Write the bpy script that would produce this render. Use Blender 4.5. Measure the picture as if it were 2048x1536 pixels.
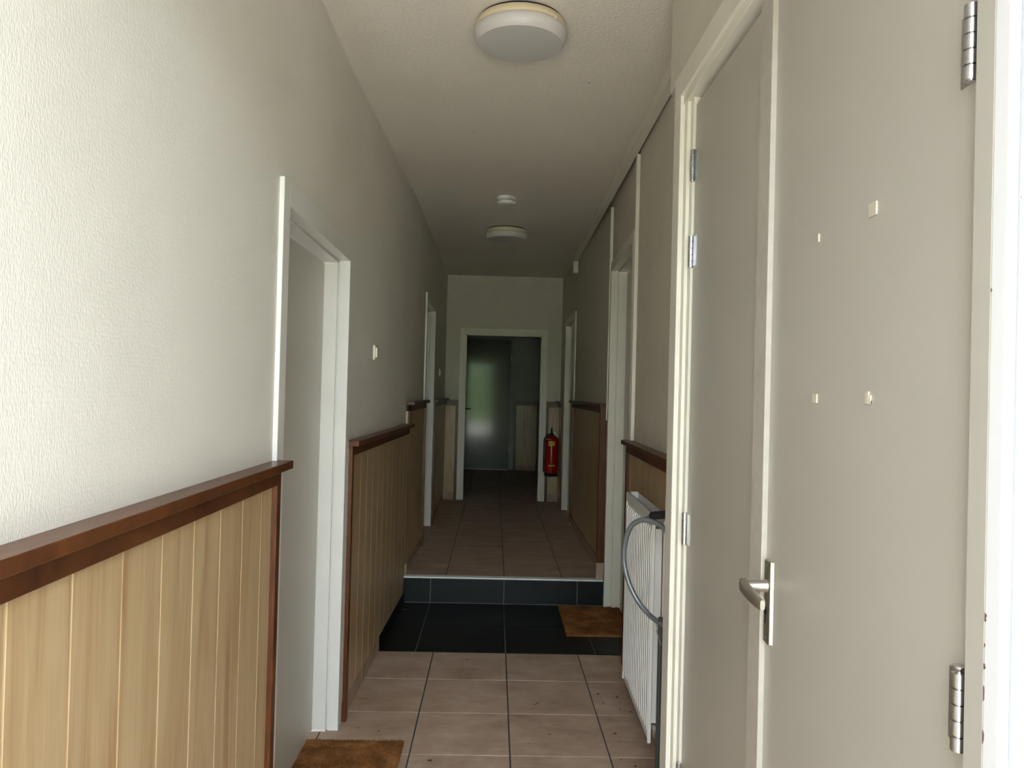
import bpy, bmesh, math, random
from mathutils import Vector, Matrix
random.seed(7)
for o in list(bpy.data.objects): bpy.data.objects.remove(o)
scene = bpy.context.scene
COL = scene.collection

# ---------------------------------------------------------------- camera
F, H = 1538.0, 1.4837
YAW, PITCH, ROLL = 0.02221, 0.01035, 0.02536
fw = Vector((math.sin(YAW)*math.cos(PITCH), math.cos(YAW)*math.cos(PITCH), math.sin(PITCH)))
r0 = Vector((math.cos(YAW), -math.sin(YAW), 0)); u0 = r0.cross(fw)
rt = math.cos(ROLL)*r0 + math.sin(ROLL)*u0; up = rt.cross(fw)
cam = bpy.data.cameras.new('camera'); cam.sensor_width = 36.0; cam.lens = F*36/2048
cam.clip_start = 0.02
camo = bpy.data.objects.new('camera', cam); COL.objects.link(camo)
camo.matrix_world = Matrix(((rt.x, up.x, -fw.x, 0), (rt.y, up.y, -fw.y, 0), (rt.z, up.z, -fw.z, H), (0, 0, 0, 1)))
scene.camera = camo

# ---------------------------------------------------------------- sky (bright overcast) and exposure
world = bpy.data.worlds.new('overcast_sky'); scene.world = world; world.use_nodes = True
bg = world.node_tree.nodes['Background']
bg.inputs['Color'].default_value = (0.86, 0.965, 1.12, 1); bg.inputs['Strength'].default_value = 1.6
sun = bpy.data.lights.new('sun', 'SUN'); sun.energy = 12.0; sun.angle = math.radians(.6); sun.color = (1.0, .965, .90)
suno = bpy.data.objects.new('sun', sun); COL.objects.link(suno)                    # stands behind the building, lights the forecourt
suno.rotation_euler = Vector((.25, -.62, -.75)).to_track_quat('-Z', 'Y').to_euler()
vs = scene.view_settings
vs.view_transform = 'Standard'; vs.look = 'None'; vs.gamma = 1.0; vs.use_curve_mapping = False
vs.exposure = 3.12

# ---------------------------------------------------------------- layout of the place
CEIL, S, YB, YF, YR = 2.87, 0.18, 9.23, 12.88, 5.39       # ceiling, raised floor, end wall, far wall, riser
XC, XLEAF = 0.583, 0.607                                   # closet front, closet leaf front
def lerp(k, y):
    if y <= k[0][0]: return k[0][1]
    for (a, b), (c, d) in zip(k, k[1:]):
        if y <= c: return b + (d-b)*(y-a)/(c-a)
    return k[-1][1]
KL = [(0.0, -.655), (3.4, -.655), (5.6, -.598), (20, -.598)]
KR = [(2.5, .725), (4.35, .767), (5.37, .805), (9.3, .790), (20, .79)]
def left(v): return (lerp(KL, v[1]) + v[0], v[1], v[2])
def right(v): return (lerp(KR, v[1]) - v[0], v[1], v[2])
def end(v): return (v[1], YB - v[0], v[2])                 # n, x, z on the end wall
def far(v): return (v[1], YF - v[0], v[2])

# ---------------------------------------------------------------- materials
def mat(name): 
    m = bpy.data.materials.new(name); m.use_nodes = True
    nt = m.node_tree; b = nt.nodes['Principled BSDF']
    return m, nt, b
def N(nt, t, **kw):
    n = nt.nodes.new(t)
    for k, v in kw.items():
        if k in n.inputs: n.inputs[k].default_value = v
        else: setattr(n, k, v)
    return n
def coords(nt, scale=(1, 1, 1), rnd=0.0):
    g = N(nt, 'ShaderNodeNewGeometry'); m = N(nt, 'ShaderNodeMapping'); m.inputs['Scale'].default_value = scale
    nt.links.new(g.outputs['Position'], m.inputs['Vector'])
    if rnd:
        oi = N(nt, 'ShaderNodeObjectInfo'); mu = N(nt, 'ShaderNodeMath', operation='MULTIPLY'); mu.inputs[1].default_value = rnd
        nt.links.new(oi.outputs['Random'], mu.inputs[0]); cb = N(nt, 'ShaderNodeCombineXYZ')
        for i in range(3): nt.links.new(mu.outputs[0], cb.inputs[i])
        nt.links.new(cb.outputs[0], m.inputs['Location'])
    return m.outputs[0]
def ramp(nt, fac, stops):
    r = N(nt, 'ShaderNodeValToRGB'); e = r.color_ramp.elements
    while len(e) < len(stops): e.new(0.5)
    for i, (p, c) in enumerate(stops): e[i].position = p; e[i].color = (*c, 1)
    nt.links.new(fac, r.inputs[0]); return r.outputs[0]
def bump(nt, b, h, strength, dist):
    n = N(nt, 'ShaderNodeBump'); n.inputs['Strength'].default_value = strength; n.inputs['Distance'].default_value = dist
    nt.links.new(h, n.inputs['Height']); nt.links.new(n.outputs[0], b.inputs['Normal'])
def noise(nt, vec, scale, detail=3, rough=.55):
    n = N(nt, 'ShaderNodeTexNoise'); n.inputs['Scale'].default_value = scale; n.inputs['Detail'].default_value = detail; n.inputs['Roughness'].default_value = rough
    nt.links.new(vec, n.inputs['Vector']); return n.outputs['Fac']
def mth(nt, op, a, b):
    n = N(nt, 'ShaderNodeMath', operation=op)
    for i, v in enumerate((a, b)):
        if isinstance(v, (int, float)): n.inputs[i].default_value = v
        else: nt.links.new(v, n.inputs[i])
    return n.outputs[0]
def plain(name, col, rough=.5, metal=0.0, var=.06, scale=6, spec=.5, bmp=0.0, bscale=200):
    m, nt, b = mat(name)
    v = noise(nt, coords(nt), scale, 4)
    lo = tuple(c*(1-var) for c in col); hi = tuple(min(1, c*(1+var)) for c in col)
    nt.links.new(ramp(nt, v, [(.3, lo), (.7, hi)]), b.inputs['Base Color'])
    b.inputs['Roughness'].default_value = rough; b.inputs['Metallic'].default_value = metal
    b.inputs['Specular IOR Level'].default_value = spec
    if bmp: bump(nt, b, noise(nt, coords(nt), bscale, 2), bmp, .002)
    return m
def wallpaper():
    m, nt, b = mat('woven_wallpaper')
    v = noise(nt, coords(nt), 2.5, 3)
    nt.links.new(ramp(nt, v, [(.3, (.82, .79, .715)), (.7, (.86, .83, .755))]), b.inputs['Base Color'])
    b.inputs['Roughness'].default_value = .62
    c = coords(nt, (0, 300, 130)); g = coords(nt, (0, 60, 60))
    d = N(nt, 'ShaderNodeTexVoronoi', feature='F1', voronoi_dimensions='3D'); d.inputs['Scale'].default_value = 1.0; d.inputs['Randomness'].default_value = .75
    nt.links.new(c, d.inputs['Vector'])
    h = mth(nt, 'SUBTRACT', mth(nt, 'MULTIPLY', noise(nt, g, 2.0, 2), .7), d.outputs['Distance'])
    bump(nt, b, h, .42, .0012)
    return m
def stipple():
    m, nt, b = mat('stippled_ceiling_paint')
    v = noise(nt, coords(nt), 1.5, 3)
    nt.links.new(ramp(nt, v, [(.3, (.83, .775, .665)), (.7, (.88, .825, .715))]), b.inputs['Base Color'])
    vo = N(nt, 'ShaderNodeTexVoronoi'); vo.inputs['Scale'].default_value = 5.5; nt.links.new(coords(nt), vo.inputs['Vector'])
    mx = N(nt, 'ShaderNodeMix', data_type='RGBA'); mx.inputs[7].default_value = (.12, .09, .07, 1)
    src = b.inputs['Base Color'].links[0].from_socket; nt.links.new(src, mx.inputs[6])
    nt.links.new(ramp(nt, vo.outputs['Distance'], [(.0, (1, 1, 1)), (.022, (1, 1, 1)), (.03, (0, 0, 0))]), mx.inputs[0]); nt.links.new(mx.outputs[2], b.inputs['Base Color'])
    b.inputs['Roughness'].default_value = .75
    n1 = noise(nt, coords(nt), 95, 3); bump(nt, b, n1, .7, .005)
    return m
def laminate():
    m, nt, b = mat('pale_maple_laminate')
    c = coords(nt, (14, 14, .9), 37.0)
    dn = N(nt, 'ShaderNodeTexNoise'); dn.inputs['Scale'].default_value = 1.6; dn.inputs['Detail'].default_value = 4; dn.inputs['Distortion'].default_value = 1.2
    nt.links.new(c, dn.inputs['Vector'])
    fine = noise(nt, coords(nt, (150, 150, 3), 11.0), 1.5, 3)
    f = mth(nt, 'ADD', mth(nt, 'MULTIPLY', dn.outputs['Fac'], .75), mth(nt, 'MULTIPLY', fine, .25))
    nt.links.new(ramp(nt, f, [(.30, (.38, .235, .115)), (.45, (.48, .33, .175)), (.58, (.54, .40, .225)), (.75, (.52, .37, .19))]), b.inputs['Base Color'])
    b.inputs['Roughness'].default_value = .33
    return m
def stained():
    m, nt, b = mat('red_brown_stained_wood')
    c = coords(nt, (30, 2.5, 2.5), 5.0)
    f = noise(nt, c, 4.0, 5, .6)
    nt.links.new(ramp(nt, f, [(.25, (.048, .013, .0035)), (.55, (.108, .033, .0085)), (.8, (.185, .064, .017))]), b.inputs['Base Color'])
    b.inputs['Roughness'].default_value = .34; b.inputs['Specular IOR Level'].default_value = .4
    bump(nt, b, noise(nt, coords(nt, (200, 12, 12)), 2.0, 3), .08, .001)
    return m
def tan_tile():
    m, nt, b = mat('mottled_tan_tile')
    f = mth(nt, 'ADD', mth(nt, 'MULTIPLY', noise(nt, coords(nt, (1, 1.6, 1), 19.0), 4.0, 6, .62), .8), mth(nt, 'MULTIPLY', noise(nt, coords(nt, (14, 40, 1)), 1.0, 3), .2))
    nt.links.new(ramp(nt, f, [(.28, (.27, .178, .122)), (.42, (.40, .28, .20)), (.56, (.47, .345, .25)), (.70, (.60, .46, .35))]), b.inputs['Base Color'])
    nt.links.new(ramp(nt, f, [(.3, (.45,)*3), (.7, (.6,)*3)]), b.inputs['Roughness']); b.inputs['Specular IOR Level'].default_value = .18
    return m
def slate_tile():
    m, nt, b = mat('blue_black_tile')
    f = noise(nt, coords(nt, (1, 1, 1), 9.0), 5.0, 5)
    nt.links.new(ramp(nt, f, [(.3, (.003, .0042, .0052)), (.7, (.006, .0078, .0092))]), b.inputs['Base Color'])
    b.inputs['Roughness'].default_value = .45; b.inputs['Specular IOR Level'].default_value = .3
    return m
def coir():
    m, nt, b = mat('brown_coir')
    f = mth(nt, 'ADD', mth(nt, 'MULTIPLY', noise(nt, coords(nt), 9, 3), .6), mth(nt, 'MULTIPLY', noise(nt, coords(nt), 160, 2), .4))
    nt.links.new(ramp(nt, f, [(.32, (.085, .034, .010)), (.5, (.21, .088, .027)), (.7, (.40, .19, .068))]), b.inputs['Base Color'])
    b.inputs['Roughness'].default_value = .95; b.inputs['Specular IOR Level'].default_value = .1
    return m
def chipped(): 
    m, nt, b = mat('chipped_white_frame_paint')
    f = noise(nt, coords(nt, (1, 1, .55)), 55, 4, .6)
    g = noise(nt, coords(nt), 4, 3)
    k = mth(nt, 'MULTIPLY', f, g)
    nt.links.new(ramp(nt, k, [(.0, (.80, .80, .80)), (.40, (.80, .80, .80)), (.415, (.07, .03, .025))]), b.inputs['Base Color'])
    b.inputs['Roughness'].default_value = .4
    return m
M = dict(
    wallpaper=wallpaper(), ceiling=stipple(), laminate=laminate(), stained=stained(), tan=tan_tile(), slate=slate_tile(), coir=coir(), chipped=chipped(),
    groove=plain('pale_groove_strip', (.80, .62, .42), .6),
    grout_dark=plain('dark_grout', (.055, .05, .048), .9, var=.2, scale=40),
    grout_pale=plain('pale_grout', (.15, .15, .145), .9, var=.15, scale=40),
    white=plain('white_gloss_paint', (.83, .81, .765), .32, var=.02),
    door=plain('grey_beige_door_paint', (.60, .565, .49), .38, var=.025, scale=3),
    closet=plain('greige_closet_paint', (.47, .44, .375), .30, var=.02, scale=3),
    brushed=plain('brushed_greige_paint', (.49, .45, .385), .5, var=.06, scale=40),
    frame=plain('cream_frame_paint', (.82, .78, .67), .35, var=.03),
    plaster=plain('cream_plaster_paint', (.69, .64, .535), .6, var=.03, bmp=.15, bscale=90),
    radiator=plain('radiator_enamel', (.86, .84, .80), .3, var=.02),
    steel=plain('brushed_steel', (.60, .60, .60), .28, 1.0, var=.08, scale=60),
    nickel=plain('satin_nickel', (.62, .585, .52), .33, 1.0, var=.04, scale=40),
    black=plain('black_plastic', (.012, .012, .013), .5),
    gap=plain('dark_gap', (.02, .018, .016), .9),
    greytube=plain('grey_enamelled_tube', (.20, .215, .225), .3, .4, var=.05),
    darktube=plain('dark_grey_green_tube', (.05, .06, .058), .4, var=.05),
    cream_plastic=plain('yellowed_cream_plastic', (.74, .63, .42), .4, var=.03),
    opal=plain('opal_white_plastic', (.62, .60, .56), .35, var=.02),
    swplastic=plain('ivory_switch_plastic', (.78, .72, .58), .35, var=.02),
    red=plain('fire_red_enamel', (.40, .008, .008), .22, var=.03),
    yellow=plain('yellow_label', (.78, .50, .02), .4, var=.02),
    nosing=plain('white_aluminium_nosing', (.88, .87, .84), .35, var=.03),
    tape=plain('translucent_adhesive_pad', (.62, .57, .44), .25, var=.05),
    dirt=plain('dark_dirt', (.07, .04, .025), .9, var=.3, scale=90),
    dryleaf=plain('dry_leaf_brown', (.38, .17, .05), .8, var=.25, scale=90),
    paving=plain('grey_concrete_paving', (.44, .42, .38), .85, var=.15, scale=3),
    brick=plain('painted_facade', (.46, .43, .39), .8, var=.08),
)

# ---------------------------------------------------------------- mesh helpers
CACHE = {}; WORLD = {}
class MB:
    def __init__(s): s.v = []; s.f = []; s.sm = []
    def add(s, vs, fs, smooth=False):
        k = len(s.v); s.v += [tuple(p) for p in vs]; s.f += [tuple(i+k for i in f) for f in fs]; s.sm += [smooth]*len(fs); return s
    def box(s, x0, x1, y0, y1, z0, z1):
        if x0 > x1: x0, x1 = x1, x0
        if y0 > y1: y0, y1 = y1, y0
        v = [(x0, y0, z0), (x1, y0, z0), (x1, y1, z0), (x0, y1, z0), (x0, y0, z1), (x1, y0, z1), (x1, y1, z1), (x0, y1, z1)]
        return s.add(v, [(3, 2, 1, 0), (4, 5, 6, 7), (0, 1, 5, 4), (1, 2, 6, 5), (2, 3, 7, 6), (3, 0, 4, 7)])
    def prism(s, pts, z0, z1):
        n = len(pts)
        v = [(x, y, z0) for x, y in pts] + [(x, y, z1) for x, y in pts]
        return s.add(v, [tuple(range(n))[::-1], tuple(range(n, 2*n))] + [(i, (i+1) % n, n+(i+1) % n, n+i) for i in range(n)])
    def lathe(s, prof, c, axis='z', seg=40, smooth=True):
        v = []; f = []; n = len(prof)
        for k in range(seg):
            a = 2*math.pi*k/seg; ca, sa = math.cos(a), math.sin(a)
            for r, h in prof:
                p = {'z': (r*ca, r*sa, h), 'y': (r*ca, h, r*sa), 'x': (h, r*ca, r*sa)}[axis]
                v.append((c[0]+p[0], c[1]+p[1], c[2]+p[2]))
        for k in range(seg):
            for i in range(n-1):
                a, b = k*n+i, ((k+1) % seg)*n+i
                f.append((a, b, b+1, a+1))
        s.add(v, f, smooth)
        for i in (0, n-1):
            if prof[i][0] > 1e-6: s.add([v[k*n+i] for k in range(seg)], [tuple(range(seg))])
        return s
    def tube(s, path, r, seg=12, smooth=True, cap=True):
        P = [Vector(p) for p in path]; v = []; f = []; ref = None
        for i, p in enumerate(P):
            t = (P[min(i+1, len(P)-1)] - P[max(i-1, 0)]).normalized()
            if ref is None: ref = t.orthogonal().normalized()
            ref = (ref - t*ref.dot(t)).normalized(); b = t.cross(ref)
            rr = r[i] if isinstance(r, (list, tuple)) else r
            for k in range(seg):
                a = 2*math.pi*k/seg; v.append(tuple(p + rr*(math.cos(a)*ref + math.sin(a)*b)))
        for i in range(len(P)-1):
            for k in range(seg):
                a = i*seg+k; b2 = i*seg+(k+1) % seg; f.append((a, b2, b2+seg, a+seg))
        s.add(v, f, smooth)
        if cap: s.add(v[:seg], [tuple(range(seg))]); s.add(v[-seg:], [tuple(range(seg))])
        return s
    def warp(s, fn): s.v = [fn(p) for p in s.v]; return s
    def build(s, name, m, parent=None, bevel=0.0, seg=1):
        xs, ys, zs = zip(*s.v)
        o0 = ((min(xs)+max(xs))/2, (min(ys)+max(ys))/2, min(zs))
        loc = [(x-o0[0], y-o0[1], z-o0[2]) for x, y, z in s.v]
        key = (tuple((round(x, 4), round(y, 4), round(z, 4)) for x, y, z in loc), m, bevel) if len(loc) < 200 else None
        me = CACHE.get(key) if key else None
        if me is None:
            me = bpy.data.meshes.new(name); me.from_pydata(loc, [], s.f)
            for p, q in zip(me.polygons, s.sm): p.use_smooth = q
            bm = bmesh.new(); bm.from_mesh(me)
            bmesh.ops.recalc_face_normals(bm, faces=bm.faces)
            if bevel:
                es = [e for e in bm.edges if len(e.link_faces) == 2 and e.calc_face_angle(0) > .6]
                bmesh.ops.bevel(bm, geom=es, offset=bevel, segments=seg, affect='EDGES', clamp_overlap=True)
            bm.to_mesh(me); bm.free()
            me.materials.append(M[m])
            if key: CACHE[key] = me
        o = bpy.data.objects.new(name, me); COL.objects.link(o)
        pw = WORLD[parent.name] if parent else (0, 0, 0)
        o.location = tuple(a-b for a, b in zip(o0, pw)); o.parent = parent; WORLD[o.name] = o0
        return o
def tag(o, label, cat, group=None, kind=None):
    o['label'] = label; o['category'] = cat
    if group: o['group'] = group
    if kind: o['kind'] = kind
    return o
def empty(name, loc, label, cat, group=None, kind=None):
    o = bpy.data.objects.new(name, None); COL.objects.link(o); o.location = loc; WORLD[o.name] = tuple(loc)
    o.empty_display_size = .05
    return tag(o, label, cat, group, kind)
def wbox(fn, n0, n1, y0, y1, z0, z1): return MB().box(n0, n1, y0, y1, z0, z1).warp(fn)

# ================================================================= THE SETTING
# ---- floors
def tiles(parent, xs, ys, z0, z1, m, g=.004, xfn=None):
    for i in range(len(xs)-1):
        for j in range(len(ys)-1):
            MB().box(xs[i]+g/2, xs[i+1]-g/2, ys[j]+g/2, ys[j+1]-g/2, z0, z1).build('tile', m, parent, .0012)
fl = MB().box(-.80, 1.0, .70, YR+.02, -.10, -.004).build('floor', 'grout_dark')
tag(fl, 'lower hallway floor of large mottled tan tiles with dark joints', 'floor', kind='structure')
rows = [4.38-.41*k for k in range(10)][::-1]
tiles(fl, [-.76, -.715, -.31, .10, .51, .96], rows, -.006, 0, 'tan', .006)
tiles(fl, [-.76, -.31, .10, .51, .96], [.76, rows[0]], -.006, 0, 'tan', .006)
fd = MB().box(-.80, 1.0, 4.38, YR, -.004, -.0025).build('grout_bed', 'grout_pale', fl)
tiles(fl, [-.80, -.413, .099, .613, 1.0], [4.384, 4.885, YR-.004], -.004, .0, 'slate', .005)

st = MB().box(-.70, .90, YR+.006, YR+.04, -.06, S-.012).build('step', 'grout_pale')
tag(st, 'single step faced with blue-black tiles under a white nosing', 'step', kind='structure')
for a, b in ((-.62, -.413), (-.413, .099), (.099, .613), (.613, .815)):
    MB().box(a+.003, b-.003, YR-.002, YR+.006, .004, S-.013).build('riser_tile', 'slate', st, .001)
MB().box(-.62, .80, YR-.008, YR+.05, S-.009, S+.003).build('nosing', 'nosing', st, .002)

fr = MB().box(-.95, 1.0, YR+.04, YF+.05, -.10, S-.004).build('floor_raised', 'grout_dark')
tag(fr, 'raised hallway floor of tan tiles beyond the single step', 'floor', kind='structure')
ry = [YR+.05] + [5.99+.41*k for k in range(17)] + [YF+.02]
tiles(fr, [-.90, -.31, .10, .51, .98], ry, S-.006, S, 'tan', .005)

# ---- walls
def wall(name, fn, pieces, m, label, t=.16):
    mb = MB()
    for (y0, y1, z0, z1) in pieces: mb.box(-t, 0, y0, y1, z0, z1)
    return tag(mb.warp(fn).build(name, m), label, 'wall', kind='structure')
D1 = (2.37, 3.355, 0, 2.035); D2 = (6.55, 7.40, S, 2.235)
wall('wall_left', left, [(.90, D1[0]-.02, 0, CEIL), (D1[0]-.02, D1[1]+.02, D1[3]+.02, CEIL), (D1[1]+.02, 3.4, 0, CEIL), (3.4, 5.6, 0, CEIL),
     (5.6, D2[0]-.02, 0, CEIL), (D2[0]-.02, D2[1]+.02, D2[3]+.02, CEIL), (D2[1]+.02, YB+.12, 0, CEIL)], 'wallpaper', 'long white wall in woven-look wallpaper with two flush doors')
D3 = (4.315, 5.31, 0, 2.34); D4 = (7.70, 8.60, S, 2.235)
wall('wall_right', right, [(2.55, D3[0]-.02, 0, CEIL), (D3[0]-.02, D3[1]+.02, D3[3]+.02, CEIL), (D3[1]+.02, 5.37, 0, CEIL), (5.37, D4[0]-.02, 0, CEIL),
     (D4[0]-.02, D4[1]+.02, D4[3]+.02, CEIL), (D4[1]+.02, YB+.12, 0, CEIL)], 'plaster', 'painted hallway wall with battens behind the radiator', .30)
D5 = (-.35, .545, S, 2.155)
mb = MB().box(-.9, D5[0]-.02, YB, YB+.12, 0, CEIL).box(D5[1]+.02, 1.1, YB, YB+.12, 0, CEIL).box(D5[0]-.02, D5[1]+.02, YB, YB+.12, D5[3]+.02, CEIL)
tag(mb.build('wall_end', 'plaster'), 'short plain wall at the hallway end with open doorway', 'wall', kind='structure')
mb = MB().box(-1.0, 1.1, YF, YF+.12, 0, CEIL).box(-.95, -.80, YB+.12, YF, 0, CEIL).box(.86, 1.0, YB+.12, YF, 0, CEIL)
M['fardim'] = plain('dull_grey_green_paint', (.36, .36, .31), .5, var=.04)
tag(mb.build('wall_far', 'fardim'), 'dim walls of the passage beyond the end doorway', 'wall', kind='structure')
ce = MB().box(-1.0, 1.2, .90, YF+.12, CEIL, CEIL+.12).build('ceiling', 'ceiling')
tag(ce, 'stippled off-white hallway ceiling', 'ceiling', kind='structure')
# front wall around the entrance
mb = MB().box(-3.0, -.75, .55, .905, 0, 3.4).box(.70, 3.0, .55, .905, 0, 3.4).box(-.75, .70, .55, .905, 2.42, 3.4)
tag(mb.build('wall_front', 'brick'), 'outer front wall around the open entrance', 'wall', kind='structure')
mb = MB().box(-1.10, -.95, -2.1, .55, 0, 3.0).box(.95, 1.10, -2.1, .55, 0, 3.0)  # unseen side walls, added to cut oblique daylight on the near hall walls
mb.box(-1.10, 1.10, -.25, .55, 2.62, 2.76)  # unseen canopy, added to keep high sky light off the near walls
tag(mb.build('wall_added_porch', 'brick'), 'added unseen side walls and flat canopy that narrow the entrance light', 'wall', kind='structure')
tag(MB().box(-12, 12, -14, .56, -.12, -.02).build('ground', 'paving'), 'grey concrete paving outside the entrance', 'ground', kind='structure')

# ---- closet block on the right, its walls and double doors
CY0, CY1, CYB = .905, 2.54, 2.645
mb = MB().box(XC, .92, CY0, CYB, 2.527, CEIL).box(XC+.03, .92, CY1-.05, CY1, 0, 2.527).box(.88, .92, CY0, CY1, 0, 2.527)
tag(mb.build('wall_closet', 'plaster'), 'wallpapered closet bulkhead above the tall double doors', 'wall', kind='structure')
dr = empty('door_5', (XLEAF, 1.7, 0), 'tall greige double closet doors with lever handle and chrome hinges', 'door', kind='structure')
ZL, ZI, ZO = 2.395, 2.422, 2.53
fm = MB()
for (y, x) in ((2.455, .575), (2.42, .589), (2.385, .600)):        # stepped far jamb
    fm.box(x, .66, y, CY1, .02, ZI+ (CY1-y)*.0)
fm.box(.575, .66, CY0+.04, CY1, ZI+.03, ZO).box(.585, .66, CY0+.04, CY1, ZI, ZI+.03)
fm.box(.575, .66, 2.455, CY1, ZI-.001, ZI+.032)
MB().box(.590, .70, CY0+.001, .943, 0, ZO).build('near_jamb', 'closet', dr, .001)
fm.build('frame', 'frame', dr, .0015)
MB().box(XLEAF, .645, 1.715, 2.378, .02, ZL).build('leaf', 'closet', dr, .0015)
MB().box(XLEAF, .645, .962, 1.711, .02, ZL).build('leaf', 'closet', dr, .0015)
MB().box(.595, XLEAF+.001, 1.682, 1.757, .02, ZL).build('meeting_strip', 'brushed', dr, .001)
def hinge(parent, x, y, zc, r=.0085, L=.1, plate=None, pin=False):
    k = 5; hl = L/k; b = MB()
    for i in range(k):
        z0 = zc - L/2 + i*hl
        b.lathe([(r, z0+.0012), (r, z0+hl-.0012)], (x, y, 0), 'z', 24)
    b.lathe([(r*.6, zc-L/2), (r*.6, zc+L/2)], (x, y, 0), 'z', 16)
    h = b.build('hinge', 'steel', parent)
    if pin: MB().lathe([(r*.35, zc+L/2), (r*.35, zc+L/2+.003), (r*.9, zc+L/2+.004), (r*.9, zc+L/2+.008)], (x, y, 0), 'z', 16).build('pin_head', 'steel', h)
    if plate: MB().box(*plate, zc-L/2+.003, zc+L/2-.003).build('hinge_plate', 'steel', h, .0005)
    return h
for z in (2.205, 1.935, 1.073, .30): hinge(dr, .600, 2.382, z, plate=(.6055, .6075, 2.345, 2.382))
for z in (2.205, 1.945, 1.093, .30): hinge(dr, .5985, .966, z, .0095, plate=(.6055, .6075, .966, 1.0), pin=abs(z-1.093) < .01)
# lever handle on the right leaf
hp = MB().prism([(XLEAF, 1.634), (.5995, 1.637), (.5985, 1.642), (.5985, 1.668), (.5995, 1.673), (XLEAF, 1.676)], .956, 1.133).build('handle_plate', 'nickel', dr, .0008)
MB().lathe([(.0105, -.052), (.0115, -.03), (.0125, -.004), (.014, -.002), (.014, 0)], (.5985, 1.657, 1.078), 'x', 24).build('handle_neck', 'nickel', hp)
lv = []
for t in [i/14 for i in range(15)]:
    lv.append((.549 + .005*t, 1.670-.118*t, 1.080-.016*t-.004*math.sin(t*math.pi)))
lm = MB(); n = 16; V = []
for i, p in enumerate(lv):
    t = i/14; hz = .0150*(1-.20*t) if 0 < i < 14 else .010; hx = .0085 if 0 < i < 14 else .005
    for k in range(n):
        a = 2*math.pi*k/n; cx, cz = math.cos(a), math.sin(a)
        sx = math.copysign(abs(cx)**.6, cx)*hx; sz = math.copysign(abs(cz)**.6, cz)*hz
        V.append((p[0]+sx, p[1], p[2]+sz))
lm.add(V, [(i*n+k, i*n+(k+1) % n, (i+1)*n+(k+1) % n, (i+1)*n+k) for i in range(14) for k in range(n)], True)
lm.add(V[:n], [tuple(range(n))]).add(V[-n:], [tuple(range(n))])
lm.build('lever', 'nickel', hp)
MB().lathe([(.0085, 0), (.0085, -.0012)], (.5985, 1.656, 1.025), 'x', 20).box(.5973, .5985, 1.652, 1.660, .998, 1.022).build('keyhole', 'black', hp)
for z in (1.122, .968): MB().lathe([(.003, 0), (.002, -.001)], (.5985, 1.655, z), 'x', 12).build('screw', 'steel', hp)

# adhesive pads left on the leaf by a removed notice
pads = [(1.231, 1.795, .013, .022, 'whole cream adhesive pad on closet door, upper corner toward hinges'), (1.442, 1.790, .009, .016, 'torn adhesive pad remnant on closet door, upper corner toward lever'),
        (1.442, 1.486, .010, .017, 'narrow adhesive pad on closet door, lower corner above lever'), (1.231, 1.489, .013, .020, 'split adhesive pad on closet door, lower corner toward hinges')]
for i, (y, z, w, h, lab) in enumerate(pads):
    b = MB()
    if i == 3: b.box(XLEAF-.003, XLEAF, y-w*.5, y-w*.1, z-h*.5, z+h*.2).box(XLEAF-.003, XLEAF, y+w*.05, y+w*.9, z-h*.5, z+h*.5).box(XLEAF-.0025, XLEAF, y-w*.5, y+w*.05, z-h*.5, z-h*.2)
    elif i == 1: b.box(XLEAF-.003, XLEAF, y-w*.5, y+w*.2, z-h*.5, z+h*.5).prism([(XLEAF-.002, y+w*.25), (XLEAF, y+w*.25), (XLEAF, y+w*.9), (XLEAF-.002, y+w*.8)], z-h*.3, z+h*.3)
    else: b.box(XLEAF-.003, XLEAF, y-w, y+w, z-h*.5, z+h*.5)
    tag(b.build('adhesive_pad', 'tape', None, .0005), lab, 'adhesive pad', 'adhesive pads on the closet door')

# ---- entrance frame (white, chipped)
en = empty('door_6', (0, .72, 0), 'white entrance door frame with chipped paint', 'door frame', kind='structure')
for sx, nm in ((1, 'jamb'), (-1, 'jamb')):
    b = MB(); z1 = 2.42
    off = 0 if sx > 0 else .075
    for (xa, xb, ya, yb) in ((.590, .6035, .880, .94), (.6035, .608, .9040, .94), (.608, .621, .878, .94), (.621, .628, .895, .94), (.628, .66, .855, .94), (.66, .72, .80, .94)):
        b.box(sx*(xa+off), sx*(xb+off), ya, .895 if sx < 0 else .9045, 0, z1)
    b.build(nm, 'chipped', en, .0012)
M['primer'] = plain('red_brown_primer', (.16, .07, .06), .8, var=.2, scale=80)
rc = random.Random(2)
for z, h, w in ((1.230, .010, .0042), (1.197, .005, .002), (1.172, .007, .003), (1.140, .018, .0032), (1.088, .016, .0028), (1.62, .005, .002)):
    yz = [(.9048, z-h/2), (.9048, z+h/2)] + [(.9048-w*rc.uniform(.5, 1.1)*math.sin(math.pi*(.12+.76*t)), z+h*(.5-t)) for t in (.05, .25, .45, .65, .82, .95)]
    n = len(yz); v = [(.5893, q, r_) for q, r_ in yz] + [(.5901, q, r_) for q, r_ in yz]
    MB().add(v, [tuple(range(n)), tuple(range(n, 2*n))] + [(i, (i+1) % n, n+(i+1) % n, n+i) for i in range(n)]).build('paint_chip', 'primer', en)
MB().box(-.66, .66, .80, .895, 2.36, 2.43).build('head', 'chipped', en, .001)
MB().box(-.66, .70, .56, .905, -.09, -.003).build('threshold', 'paving', en)

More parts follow.
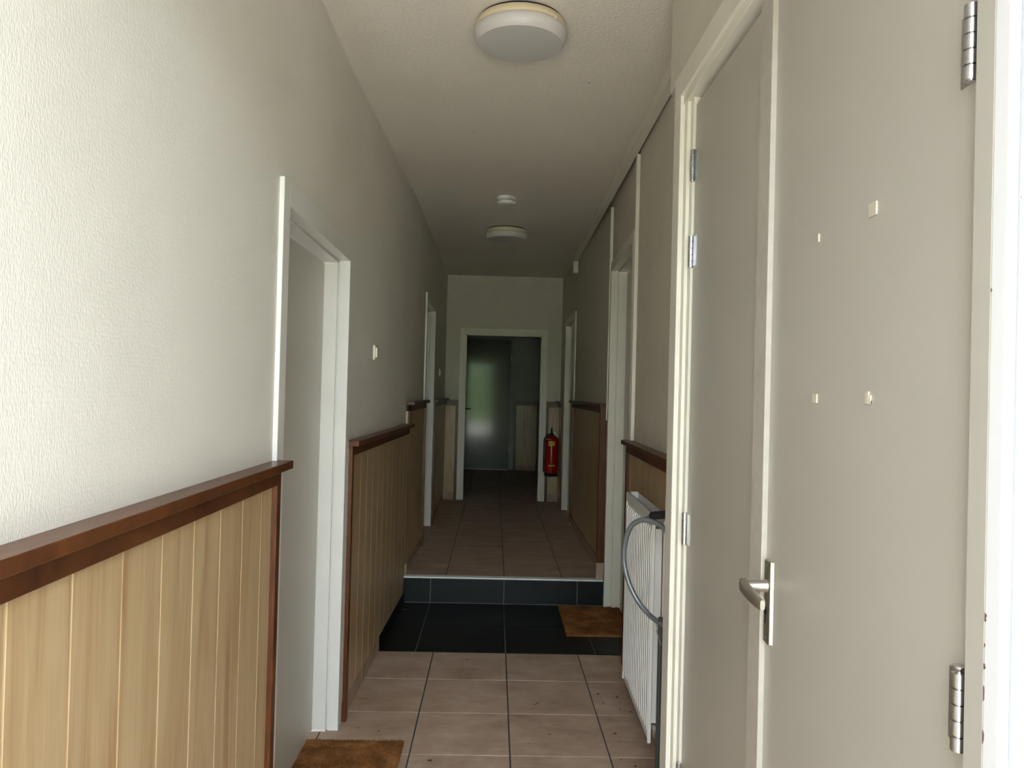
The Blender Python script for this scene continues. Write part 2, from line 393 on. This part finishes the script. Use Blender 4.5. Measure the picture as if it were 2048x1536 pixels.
# ---- flush doors in their frames
def door(name, fn, D, label, arch=.07, dep=.095, leafmat='door', framemat='white', archtop=None, hinge_side=None, proud=.014):
    y0, y1, z0, z1 = D; at = archtop or arch
    x, y, z = fn((0, (y0+y1)/2, z0))
    d = empty(name, (x, y, z), label, 'door', kind='structure')
    b = MB()
    for (ya, yb) in ((y0-arch, y0), (y1, y1+arch)): b.box(-.032, proud, ya, yb, z0, z1+at)
    b.box(-.032, proud, y0, y1, z1, z1+at)
    b.box(-dep-.05, -.036, y0-.02, y0+.010, z0, z1).box(-dep-.05, -.038, y1-.010, y1+.02, z0, z1).box(-dep-.05, -.036, y0-.02, y1+.02, z1-.010, z1+.02)
    b.box(-.05, -.028, y0-.04, y0-.009, z0, z1).box(-.05, -.028, y1+.009, y1+.04, z0, z1).box(-.05, -.028, y0-.02, y1+.02, z1+.009, z1+.04)
    b.warp(fn).build('frame', framemat, d, .0012)
    wbox(fn, -dep-.04, -dep, y0+.012, y1-.012, z0+.006, z1-.014).build('leaf', leafmat, d, .001)
    return d
d1 = door('door_1', left, D1, 'pale flush door in deep white frame beside the woven wallpaper', archtop=.075)
d2 = door('door_2', left, D2, 'pale flush door in white frame above the step, wallpaper side')
d3 = door('door_3', right, D3, 'pale flush door in grey-white frame between battens and the step', arch=.06, archtop=.065, framemat='frame')
d4 = door('door_4', right, D4, 'pale flush door in cream frame past the step, near fire extinguisher', framemat='frame', dep=.05)
for z in (.55, 1.25, 2.0):
    b = MB().lathe([(.007, z), (.007, z+.09)], (right((.006, 8.592, 0))[0], 8.592, 0), 'z', 12); b.build('hinge', 'white', d4)

# open doorway in the end wall
x0, x1, z0, z1 = D5
d7 = empty('door_7', ((x0+x1)/2, YB, S), 'cream frame of the open doorway at the hallway end', 'door frame', kind='structure')
b = MB()
for (n0, n1, e) in ((-.12, .012, .075), (-.13, .004, .05), (-.12, -.01, .022)):
    i = .075-e
    pass
for (xa, xb) in ((x0-.078, x0-.03), (x1+.03, x1+.078)): b.box(-.02, .016, xa, xb, z0, z1+.085)
for (xa, xb) in ((x0-.03, x0-.010), (x1+.010, x1+.03)): b.box(-.10, .008, xa, xb, z0, z1+.03)
for (xa, xb) in ((x0-.02, x0), (x1, x1+.02)): b.box(-.12, -.012, xa, xb, z0, z1)
b.box(-.02, .016, x0-.03, x1+.03, z1+.03, z1+.085).box(-.10, .008, x0-.01, x1+.01, z1+.01, z1+.03).box(-.12, -.012, x0, x1, z1, z1+.02)
b.warp(end).build('frame', 'frame', d7, .0015)

# far door
d8 = empty('door_8', (-.17, YF, S), 'dim glossy grey-green flush door closing the far passage', 'door', kind='structure')
b = MB()
for (xa, xb) in ((-.68, -.60), (.262, .335)): b.box(0, .02, xa, xb, S, 2.42)
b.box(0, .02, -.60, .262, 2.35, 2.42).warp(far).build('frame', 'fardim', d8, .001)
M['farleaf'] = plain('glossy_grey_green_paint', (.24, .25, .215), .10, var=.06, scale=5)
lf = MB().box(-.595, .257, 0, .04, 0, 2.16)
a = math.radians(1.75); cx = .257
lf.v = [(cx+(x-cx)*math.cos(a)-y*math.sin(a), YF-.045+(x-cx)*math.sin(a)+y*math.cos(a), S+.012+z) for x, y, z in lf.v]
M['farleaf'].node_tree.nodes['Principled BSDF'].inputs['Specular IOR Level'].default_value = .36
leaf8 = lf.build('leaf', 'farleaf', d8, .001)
MB().box(-.6, .235, YF-.045, YF-.005, S+.0, S+.010).build('threshold', 'nosing', d8)
h8 = MB().box(-.505, -.475, YF-.066, YF-.052, 1.06, 1.23).build('handle_plate', 'nickel', d8)
MB().tube([(-.49, YF-.06, 1.185), (-.49, YF-.10, 1.185), (-.47, YF-.105, 1.185), (-.39, YF-.105, 1.183)], .009, 10).build('lever', 'black', h8)
for z in (.5, 2.0): MB().lathe([(.008, z), (.008, z+.09)], (.262, YF-.05, 0), 'z', 12).build('hinge', 'steel', d8)

# ================================================================= WAINSCOTS
PW = .16
def wainscot(fn, y0, y1, zb, zt, label, seam0, stiles=(True, True), cap=.058, capspan=None, name='wainscot', planks_to=None, sd=.030, sw=.036, apron=True, foot=0.088, z_st0=None, captail=None):
    x, y, z = fn((0, (y0+y1)/2, zb))
    w = empty(name, (x, y, z), label, 'wainscot', 'wainscot sections along the hallway')
    ya, yb = y0 + (sw if stiles[0] and z_st0 is None else 0), y1 - (sw if stiles[1] else 0)
    # pale backing strip that shows in the grooves
    wbox(fn, .001, .0125, y0, y1, zb, zt-.03).build('groove_backing', 'groove', w)
    s = seam0
    while s > ya: s -= PW
    edges = [ya]
    while s < yb-.004:
        if s > ya+.004: edges.append(s)
        s += PW
    edges.append(yb)
    for p, q in zip(edges, edges[1:]):
        wbox(fn, .002, .0145, p+.0016, q-.0016, zb, zt-.045).build('plank', 'laminate', w, .0012)
    cs = capspan or (y0, y1)
    cb = MB().box(0, cap, cs[0], cs[1], zt-.024, zt)
    if captail: cb.box(.0146, cap, y1-.002, captail, zt-.024, zt)
    cb.warp(fn).build('cap_rail', 'stained', w, .0015)
    if apron: wbox(fn, 0, .030, ya, yb, zt-.068, zt-.024).build('apron_rail', 'stained', w, .0012)
    if stiles[0]: wbox(fn, 0 if z_st0 is None else .0146, sd, y0, y0+sw, z_st0 or (zb-foot+.001), zt-.024).build('stile', 'stained', w, .0012)
    if stiles[1]: wbox(fn, 0, sd, y1-sw, y1, zb-foot+.001, zt-.024).build('stile', 'stained', w, .0012)
    return w
ZT1, ZT2, SK = 1.262, 1.400, .088
wainscot(left, .93, 2.295, SK, ZT1, 'pale plank wainscot with brown cap between entrance and woven-wallpaper door', 1.038, (False, True), capspan=(.93, 2.32))
wainscot(left, 3.44, 5.299, SK, 1.248, 'pale plank wainscot between the near wallpaper-side door and step', 3.55, (True, False), capspan=(3.43, 5.299), captail=5.345)
wl3 = wainscot(left, 5.30, 6.475, S+SK, ZT2, 'short taller wainscot section just above the step, wallpaper side', 5.47, (True, True), capspan=(5.30, 6.475), z_st0=1.249)
wainscot(left, 7.475, YB-.016, S+SK, ZT2-.01, 'wainscot between upper wallpaper-side door and the end wall', 7.6, (True, False), capspan=(7.475, YB-.046))
wainscot(right, 2.58, 4.253, SK, 1.235, 'wainscot behind the white panel radiator', 4.2, (False, True), capspan=(2.58, 4.254))
wr = wainscot(right, 5.455, 7.615, S+.115, 1.415, 'wainscot with thick red-brown end post above the step', 5.62, (False, True), capspan=(5.44, 7.625))
wbox(right, 0, .052, 5.44, 5.475, S+.115, 1.391).build('post', 'stained', wr, .0015)
wainscot(right, 8.68, YB-.016, S+SK, 1.39, 'short wainscot between cream-framed door and end wall corner', 8.8, (True, False), capspan=(8.68, YB-.046))
wainscot(end, -.597, -.432, S+SK, 1.372, 'narrow wainscot strip on end wall beside doorway, empty one', -.7, (False, True), cap=.045, sw=.03)
wainscot(end, .625, .789, S+SK, 1.378, 'narrow wainscot strip on end wall behind the fire extinguisher', .48, (True, False), cap=.045, sw=.03)
wainscot(far, .335, .745, S+SK, 1.33, 'dark-framed wainscot panel beside the far grey-green door', .47, (True, True), cap=.04, sw=.035)

# ---- skirting tiles
def skirting(name, fn, segs, label):
    y0 = segs[0][0]; x, y, z = fn((0, (segs[0][0]+segs[-1][1])/2, segs[0][2]))
    k = empty(name, (x, y, z), label, 'skirting', kind='structure')
    for (a, b, zb, h, m, step) in segs:
        s = a
        while s < b-.01:
            e = min(s+step, b)
            wbox(fn, 0, .012, s+.0015, e-.0015, zb, zb+h).build('skirting_tile', m, k, .0012); s = e
skirting('baseboard_left', left, [(.93, 2.295, 0, .086, 'tan', .41), (3.47, 4.383, 0, .086, 'tan', .41), (4.386, YR-.003, 0, .086, 'slate', .49), (YR+.052, 6.475, S, .086, 'tan', .41), (7.475, YB-.02, S, .086, 'tan', .41)], 'low tile skirting under the wallpaper-side wainscot')
skirting('baseboard_right', right, [(2.58, 4.21, 0, .086, 'tan', .41), (YR+.055, 7.615, S, .086, 'tan', .41), (8.68, YB-.02, S, .086, 'tan', .41)], 'low tile skirting under the radiator-side wainscot')
skirting('baseboard_far', far, [(.372, .708, S, .086, 'tan', .41)], 'dim skirting tile beside the far door')
skirting('baseboard_end', end, [(-.58, -.462, S, .086, 'tan', .41), (.655, .775, S, .086, 'tan', .41)], 'short skirting tiles on the end wall')
tag(wbox(right, 0, .058, YR+.036, YR+.056, S+.003, S+.112).build('baseboard_stub', 'tan', None, .002), 'pinkish tile stub at step edge under brown post', 'skirting', kind='structure')

# ---- battens, duct and box on the right wall
for i, (ya, yb, zb, lab) in enumerate(((4.165, 4.195, 1.236, 'narrow painted vertical batten above the radiator wainscot'), (5.375, 5.40, 1.30, 'narrow painted vertical batten beside the step post'))):
    tag(wbox(right, 0, .020, ya, yb, zb, 2.80).build('trim_%d' % (i+1), 'frame', None, .001), lab, 'trim', kind='structure')
tag(wbox(right, 0, .045, 2.55, 7.60, 2.80, CEIL).build('trim_3', 'frame', None, .003), 'painted plank running along the ceiling edge above battens', 'trim', kind='structure')
jb = wbox(right, .0, .048, 7.60, 7.66, 2.685, 2.80).build('junction_box', 'frame', None, .003)
tag(jb, 'small pale box at the end of the ceiling-edge plank', 'box')

# ================================================================= FITTINGS
def ceiling_light(x, y, label):
    o = empty('ceiling_light', (x, y, CEIL-.095), label, 'lamp', 'round ceiling lamps')
    MB().lathe([(.158, CEIL), (.160, CEIL-.004), (.160, CEIL-.010)], (x, y, 0), 'z', 64).build('mounting_plate', 'gap', o)
    MB().lathe([(.158, CEIL-.008), (.166, CEIL-.010), (.171, CEIL-.032), (.171, CEIL-.036), (.150, CEIL-.037)], (x, y, 0), 'z', 64).build('base_ring', 'cream_plastic', o)
    d = MB().lathe([(.150, CEIL-.036), (.166, CEIL-.038), (.1735, CEIL-.041), (.1745, CEIL-.056), (.171, CEIL-.070), (.160, CEIL-.085), (.157, CEIL-.0875)], (x, y, 0), 'z', 64).build('diffuser', 'opal', o)
    MB().lathe([(.157, CEIL-.0872), (.12, CEIL-.090), (.06, CEIL-.092), (.0005, CEIL-.0925)], (x, y, 0), 'z', 64).build('diffuser_face', 'opal', d)
    for k in (2.3, 5.5):
        MB().box(x+.171*math.cos(k)-.006, x+.171*math.cos(k)+.006, y+.171*math.sin(k)-.006, y+.171*math.sin(k)+.006, CEIL-.046, CEIL-.034).build('clip', 'cream_plastic', o, .002)
    return o
ceiling_light(.062, 2.865, 'round ceiling lamp with yellowed ring near the entrance')
ceiling_light(.066, 6.55, 'round ceiling lamp just past the smoke detector')
sd = empty('smoke_detector', (.049, 5.47, CEIL-.06), 'small white smoke detector on the ceiling between the lamps', 'smoke detector')
MB().lathe([(.066, CEIL), (.070, CEIL-.002), (.070, CEIL-.020), (.068, CEIL-.022)], (.049, 5.47, 0), 'z', 40).build('base', 'white', sd)
MB().lathe([(.064, CEIL-.021), (.064, CEIL-.034)], (.049, 5.47, 0), 'z', 40).build('vent_gap', 'gap', sd)
for z in (.0245, .0295): MB().lathe([(.060, CEIL-z), (.069, CEIL-z), (.069, CEIL-z-.0025), (.060, CEIL-z-.0025)], (.049, 5.47, 0), 'z', 40).build('vent_fin', 'white', sd)
MB().lathe([(.064, CEIL-.034), (.069, CEIL-.036), (.068, CEIL-.044), (.058, CEIL-.053), (.030, CEIL-.056), (.0005, CEIL-.056)], (.049, 5.47, 0), 'z', 40).build('cover', 'white', sd)
MB().lathe([(.010, CEIL-.054), (.010, CEIL-.060), (.0005, CEIL-.061)], (.067, 5.442, 0), 'z', 16).build('test_button', 'swplastic', sd)

def switch(fn, y, z, label):
    x0, yy, zz = fn((0, y, z-.041))
    o = empty('light_switch', (x0, yy, zz), label, 'switch', 'light switches')
    b = MB()
    def rr(n0, n1, hy, hz, r):
        pts = []
        for cy, cz, a0 in ((hy-r, hz-r, 0), (-hy+r, hz-r, 90), (-hy+r, -hz+r, 180), (hy-r, -hz+r, 270)):
            for k in range(5):
                a = math.radians(a0+k*22.5); pts.append((cy+r*math.cos(a), cz+r*math.sin(a)))
        m = len(pts); v = [(n0, y+p, z+q) for p, q in pts]+[(n1, y+p*.96, z+q*.96) for p, q in pts]
        return MB().add(v, [tuple(range(m)), tuple(range(m, 2*m))]+[(i, (i+1) % m, m+(i+1) % m, m+i) for i in range(m)]).warp(fn)
    rr(0, .011, .041, .041, .010).build('plate', 'swplastic', o, .001)
    k = rr(.010, .020, .027, .027, .004).build('rocker', 'swplastic', o, .001)
switch(left, 4.06, 1.672, 'ivory light switch beside the near wallpaper-side door')
switch(left, 8.22, 1.672, 'ivory light switch in the dim corner beside end wall')

# ---- fire extinguisher
EX, EY = .690, YB-.115
fe = empty('fire_extinguisher', (EX, EY, .50), 'red fire extinguisher with yellow label hung beside the end doorway', 'fire extinguisher')
zb, zs = .50, .965
MB().lathe([(.079, zb+.035), (.080, zb+.04), (.080, zs-.05), (.076, zs-.025), (.060, zs-.004), (.035, zs+.010), (.022, zs+.016)], (EX, EY, 0), 'z', 48).build('cylinder', 'red', fe)
MB().lathe([(.070, zb), (.080, zb+.004), (.0825, zb+.02), (.081, zb+.04), (.076, zb+.041)], (EX, EY, 0), 'z', 48).build('base_skirt', 'black', fe)
MB().lathe([(.021, zs+.012), (.024, zs+.016), (.024, zs+.030), (.016, zs+.034), (.016, zs+.055)], (EX, EY, 0), 'z', 24).build('valve', 'black', fe)
def lab(z0, z1, a0, a1, name, m):
    n = 10; v = []
    for k in range(n+1):
        a = math.radians(a0+(a1-a0)*k/n)
        for z in (z0, z1): v.append((EX+.0808*math.cos(a), EY+.0808*math.sin(a), z))
    MB().add(v, [(2*k, 2*k+2, 2*k+3, 2*k+1) for k in range(n)], True).build(name, m, fe)
lab(.862, .915, 238, 297, 'label', 'yellow'); lab(.622, .636, 240, 300, 'label_band', 'yellow'); lab(.936, .942, 200, 262, 'label_stripe', 'opal')
MB().tube([(EX, EY, zs+.05), (EX-.004, EY-.02, zs+.075), (EX-.006, EY-.06, zs+.10)], [.012, .010, .009], 10).build('carry_handle', 'black', fe)
MB().tube([(EX, EY, zs+.045), (EX+.004, EY-.03, zs+.048), (EX+.004, EY-.065, zs+.055)], .007, 10).build('squeeze_lever', 'black', fe)
MB().lathe([(.013, 0), (.013, -.006), (.010, -.008)], (EX+.035, EY-.012, zs+.045), 'y', 20).build('pressure_gauge', 'steel', fe)
MB().tube([(EX+.012, EY, zs+.04), (EX+.035, EY+.0, zs+.05)], .004, 8).build('pull_pin', 'steel', fe)
hs = [(EX-.02, EY, zs+.03), (EX-.06, EY-.005, zs+.02), (EX-.088, EY-.01, zs-.03), (EX-.091, EY-.012, .80), (EX-.090, EY-.012, .62), (EX-.088, EY-.01, .55)]
MB().tube(hs, [.008]*4+[.010, .011], 10).build('hose', 'black', fe)
MB().box(EX-.02, EX+.02, EY+.078, YB-.0145, .84, .90).build('wall_bracket', 'black', fe)

# ---- radiator
RY0, RY1, RZ0, RZ1 = 3.06, 3.76, .10, 1.01
RN = .094                                                     # front face distance from the wall
rd = empty('radiator', right((RN-.03, (RY0+RY1)/2, RZ0)), 'white ribbed panel radiator on the wall behind the closet', 'radiator')
wbox(right, RN-.012, RN-.004, RY0, RY1, RZ0, RZ1-.0).build('front_panel', 'radiator', rd, .002)
nr = 15; st_ = (RY1-RY0-.03)/nr
for k in range(nr):
    ya = RY0+.015+k*st_
    v = []
    for z, s in ((RZ0+.030, .25), (RZ0+.048, 1), (RZ1-.075, 1), (RZ1-.057, .25)):
        for dy, n in ((.12, 0), (.20, 1), (.62, 1), (.72, 0)): v.append((RN-.0045+.0075*n*s, ya+dy*st_, z))
    f = [(r*4+c, r*4+c+1, (r+1)*4+c+1, (r+1)*4+c) for r in range(3) for c in range(3)] + [(0, 1, 2, 3), (12, 13, 14, 15), (0, 4, 8, 12, 15, 11, 7, 3)]
    MB().add(v, f, False).warp(right).build('rib', 'radiator', rd)
wbox(right, RN-.012, RN+.002, RY0, RY1, RZ1-.045, RZ1).build('top_band', 'radiator', rd, .002)
wbox(right, RN-.012, RN+.002, RY0-.002, RY0+.010, RZ0, RZ1).build('edge', 'radiator', rd, .002)
wbox(right, RN-.012, RN+.002, RY1-.010, RY1+.002, RZ0, RZ1).build('edge', 'radiator', rd, .002)
wbox(right, .040, .048, RY0, RY1, RZ0+.04, RZ1).build('rear_panel', 'radiator', rd, .002)
wbox(right, .052, RN-.010, RY0+.012, RY0+.020, RZ0+.075, RZ1-.06).build('side_cover', 'radiator', rd, .001)
wbox(right, .052, RN-.010, RY1-.020, RY1-.012, RZ0+.075, RZ1-.06).build('side_cover', 'radiator', rd, .001)
for k in range(14):
    y = RY0+.06+k*(RY1-RY0-.12)/13
    wbox(right, .048, RN-.012, y, y+.012, RZ1-.030, RZ1-.026).build('convector_fin', 'radiator', rd)
for y in (RY0+.035, RY1-.045):
    p = [right((n, y, RZ1-.012)) for n in (.048, .06, RN-.012)]
    MB().tube(p, .019, 16).build('top_pipe', 'radiator', rd)
p = right((.066, RY0+.02, RZ1-.018)); MB().lathe([(.014, -.034), (.017, -.030), (.017, 0)], p, 'y', 20).build('bleed_plug', 'nickel', rd)
p = right((.062, RY0-.0, RZ0+.045))
MB().tube([(p[0], RY0+.05, p[2]), (p[0], RY0-.02, p[2]), (p[0]+.012, RY0-.035, p[2]-.02), (p[0]+.014, RY0-.038, .06), (p[0]+.016, RY0-.038, .0)], [.010, .010, .013, .011, .009], 12).build('supply_pipe', 'radiator', rd)
MB().lathe([(.016, -.035), (.018, -.03), (.018, -.016), (.014, -.012)], (p[0], RY0+.0, p[2]), 'y', 16).build('valve', 'nickel', rd)
for y in (RY0+.12, RY1-.12): wbox(right, .0145, .04, y, y+.03, RZ0+.15, RZ1-.1).build('wall_bracket', 'radiator', rd)

# ---- bent grey tube frame leaning in front of the radiator
tf = empty('tube_frame', (.66, 2.80, 0), 'bent grey tube loop with black grip standing before the radiator', 'tube frame')
def catmull(P, n=10):
    P = [Vector(p) for p in P]; out = []
    Q = [P[0]*2-P[1]]+P+[P[-1]*2-P[-2]]
    for i in range(1, len(Q)-2):
        for k in range(n):
            t = k/n; a, b, c, d = Q[i-1], Q[i], Q[i+1], Q[i+2]
            out.append(.5*((2*b)+(c-a)*t+(2*a-5*b+4*c-d)*t*t+(3*b-a-3*c+d)*t**3))
    out.append(P[-1]); return out
TY = 2.86
def tp(x, y, Y=TY):      # point at pixel (x, y) on the plane Y, used once to read the loop's outline
    d = rt*((x-1024)/F) - up*((y-768)/F) + fw; return Vector((0, 0, H)) + d*(Y/d.y)
loop = [tp(x, y, Y) for x, y, Y in ((1352, 1098, 2.72), (1332, 1062, 2.76), (1312, 1046, 2.80), (1285, 1040, 2.84), (1263, 1052, 2.87), (1251, 1082, 2.89), (1248, 1120, 2.90), (1256, 1160, 2.89), (1272, 1196, 2.87), (1292, 1223, 2.84), (1311, 1240, 2.80), (1340, 1256, 2.74))]
MB().tube(catmull(loop), .0095, 14).build('loop_tube', 'greytube', tf)
MB().tube(catmull([tp(1292, 1037, 2.85), tp(1302, 1032, 2.83), tp(1310, 1031, 2.81)]), [.006]*10+[.008]*11, 12).build('end_ferrule', 'greytube', tf)
MB().tube(catmull([tp(1304, 1032, 2.83), tp(1322, 1030, 2.79), tp(1350, 1030, 2.74)]), .015, 14).build('grip', 'black', tf)
MB().tube([tp(1311, 1240, 2.80), tp(1316, 1256, 2.79), tp(1326, 1274, 2.77)], .004, 8).build('strap', 'greytube', tf)
MB().tube([tp(1318, 1246, 2.785), tp(1314, 1262, 2.78), tp(1322, 1290, 2.77)], .003, 8).build('strap', 'greytube', tf)
q = tp(1322, 1235, 2.78); MB().tube([(q.x, q.y, .012), (q.x, q.y, q.z)], .010, 14).build('leg', 'darktube', tf)
MB().lathe([(.016, 0), (.016, .02), (.011, .03)], (q.x, q.y, 0), 'z', 16).build('rubber_foot', 'black', tf)

# ---- coir doormats
def mat_obj(x0, x1, y0, y1, label, seed):
    rnd = random.Random(seed); o = empty('doormat', ((x0+x1)/2, (y0+y1)/2, 0), label, 'doormat', 'coir doormats')
    nx, ny = 40, 50; v = []; f = []
    for j in range(ny+1):
        for i in range(nx+1):
            e = 0 if (i in (0, nx) or j in (0, ny)) else 1
            v.append((x0+(x1-x0)*i/nx+rnd.uniform(-.002, .002), y0+(y1-y0)*j/ny+rnd.uniform(-.002, .002), .016+e*rnd.uniform(-.002, .003)-(0 if e else .004)))
    for j in range(ny):
        for i in range(nx): a = j*(nx+1)+i; f.append((a, a+1, a+nx+2, a+nx+1))
    b = MB().add(v, f, False)
    b.box(x0, x1, y0, y1, .0006, .012)
    b.build('mat_body', 'coir', o)
    p = MB()
    for k in range(9000):
        x, y = rnd.uniform(x0, x1), rnd.uniform(y0, y1); h = rnd.uniform(.004, .010); a = rnd.uniform(0, 6.28); t = rnd.uniform(0, .006)
        if k % 6 == 0:                                        # loose fibres along the rim
            s = rnd.choice('xXyY')
            if s == 'x': x = x0
            elif s == 'X': x = x1
            elif s == 'y': y = y0
            else: y = y1
            t = rnd.uniform(.003, .010); h = rnd.uniform(-.004, .005)
        c, s_ = math.cos(a)*.0011, math.sin(a)*.0011; a2 = rnd.uniform(0, 6.28)
        p.add([(x-c, y-s_, .013), (x+c, y+s_, .013), (x+t*math.cos(a2), y+t*math.sin(a2), .014+h)], [(0, 1, 2)])
    q = p.build('pile', 'coir', o); q['kind'] = 'stuff'
    return o
mat_obj(-.745, -.343, 2.62, 3.24, 'brown coir doormat before the near wallpaper-side door', 3)
mat_obj(.475, .895, 4.70, 5.325, 'brown coir doormat on dark tiles beside the step', 4)

# ---- litter on the floor
crumbs = [(.278, 3.352, .006), (.564, 3.367, .009), (.545, 3.36, .004), (.641, 3.777, .009), (.549, 3.811, .008), (-.223, 3.101, .011), (-.559, 3.386, .006), (-.466, 3.36, .005),
          (-.115, 4.267, .006), (.676, 3.602, .006), (-.40, 3.821, .005), (.183, 3.263, .004), (.56, 3.70, .005), (.63, 3.63, .006), (.60, 3.08, .007), (.55, 3.13, .005)]
rnd = random.Random(11)
for i, (x, y, s) in enumerate(crumbs):
    b = MB(); n = 7; top = []
    ang = sorted(rnd.uniform(0, 6.28) for _ in range(n))
    ring = [(x+s*rnd.uniform(.6, 1.3)*math.cos(a), y+s*1.2*rnd.uniform(.6, 1.2)*math.sin(a), .0003) for a in ang]
    b.add(ring+[(x+rnd.uniform(-.3, .3)*s, y+rnd.uniform(-.3, .3)*s, s*.45)], [(k, (k+1) % n, n) for k in range(n)]+[tuple(range(n))])
    tag(b.build('dirt_crumb', 'dirt'), 'dark crumb of dirt on tan tiles near the radiator' if x > .5 else 'dark crumb of dirt on tan tiles toward the white-framed door' if x < -.2 else 'dark crumb of dirt on the middle tan tiles', 'crumb', 'dirt crumbs on the lower tiles')
def curl(x, y, L, w, a, m, label, name):
    b = MB(); n = 8; v = []
    for k in range(n+1):
        t = k/n-.5; ww = w*(1-(2*t)**2)+.0012; z = .001+.003*(1+math.sin(t*9))
        px, py = x+L*t*math.cos(a), y+L*t*math.sin(a)
        for s in (-1, 1):
            for dz in (0, .0008): v.append((px-s*ww*math.sin(a), py+s*ww*math.cos(a), z+dz))
    f = []
    for k in range(n):
        q = 4*k; f += [(q, q+4, q+6, q+2), (q+1, q+3, q+7, q+5), (q, q+1, q+5, q+4), (q+2, q+6, q+7, q+3)]
    f += [(0, 2, 3, 1), (4*n, 4*n+1, 4*n+3, 4*n+2)]
    b.add(v, f); tag(b.build(name, m), label, 'leaf', 'plant litter on the floor')
curl(-.592, 3.696, .055, .005, .03, 'dryleaf', 'orange-brown dry leaf sliver on tan tile by the white frame', 'dry_leaf')
curl(-.568, 5.20, .040, .008, .1, 'dryleaf', 'pale dry leaf scrap on dark tile in the step corner', 'dry_leaf')
curl(.237, 3.671, .045, .0012, .5, 'dirt', 'thin bent twig on a middle tan tile', 'twig')

# ---- hedge across the forecourt, seen only in the far door's gloss
hd = empty('hedge', (0, -8.4, -.02), 'clipped green hedge across the forecourt from the entrance', 'hedge')
M['leafgreen'] = plain('hedge_leaf_green', (.055, .10, .03), .6, var=.4, scale=30)
rnd = random.Random(5); nx, nz = 60, 14; v = []; f = []
for j in range(nz+1):
    for i in range(nx+1):
        v.append((-6+12*i/nx, -8.0+rnd.uniform(-.12, .12)-.25*(j/nz)**4, -.02+2.65*j/nz+rnd.uniform(-.05, .05)*(j > 0)))
for j in range(nz):
    for i in range(nx): a = j*(nx+1)+i; f.append((a, a+1, a+nx+2, a+nx+1))
MB().add(v, f).box(-6, 6, -9, -8.3, -.02, 2.6).build('foliage', 'leafgreen', hd)
b = MB()
for k in range(6000):
    x, z = rnd.uniform(-6, 6), rnd.uniform(.0, 2.65); y = -8.0+rnd.uniform(-.05, .16); a = rnd.uniform(0, 6.28); r = rnd.uniform(.02, .045); t = rnd.uniform(-.03, .03)
    b.add([(x+r*math.cos(a), y+t, z+r*math.sin(a)), (x-r*.4*math.sin(a), y+.01, z+r*.4*math.cos(a)), (x-r*math.cos(a), y-t, z-r*math.sin(a)), (x+r*.4*math.sin(a), y+.01, z-r*.4*math.cos(a))], [(0, 1, 2, 3)])
q = b.build('leaves', 'leafgreen', hd); q['kind'] = 'stuff'
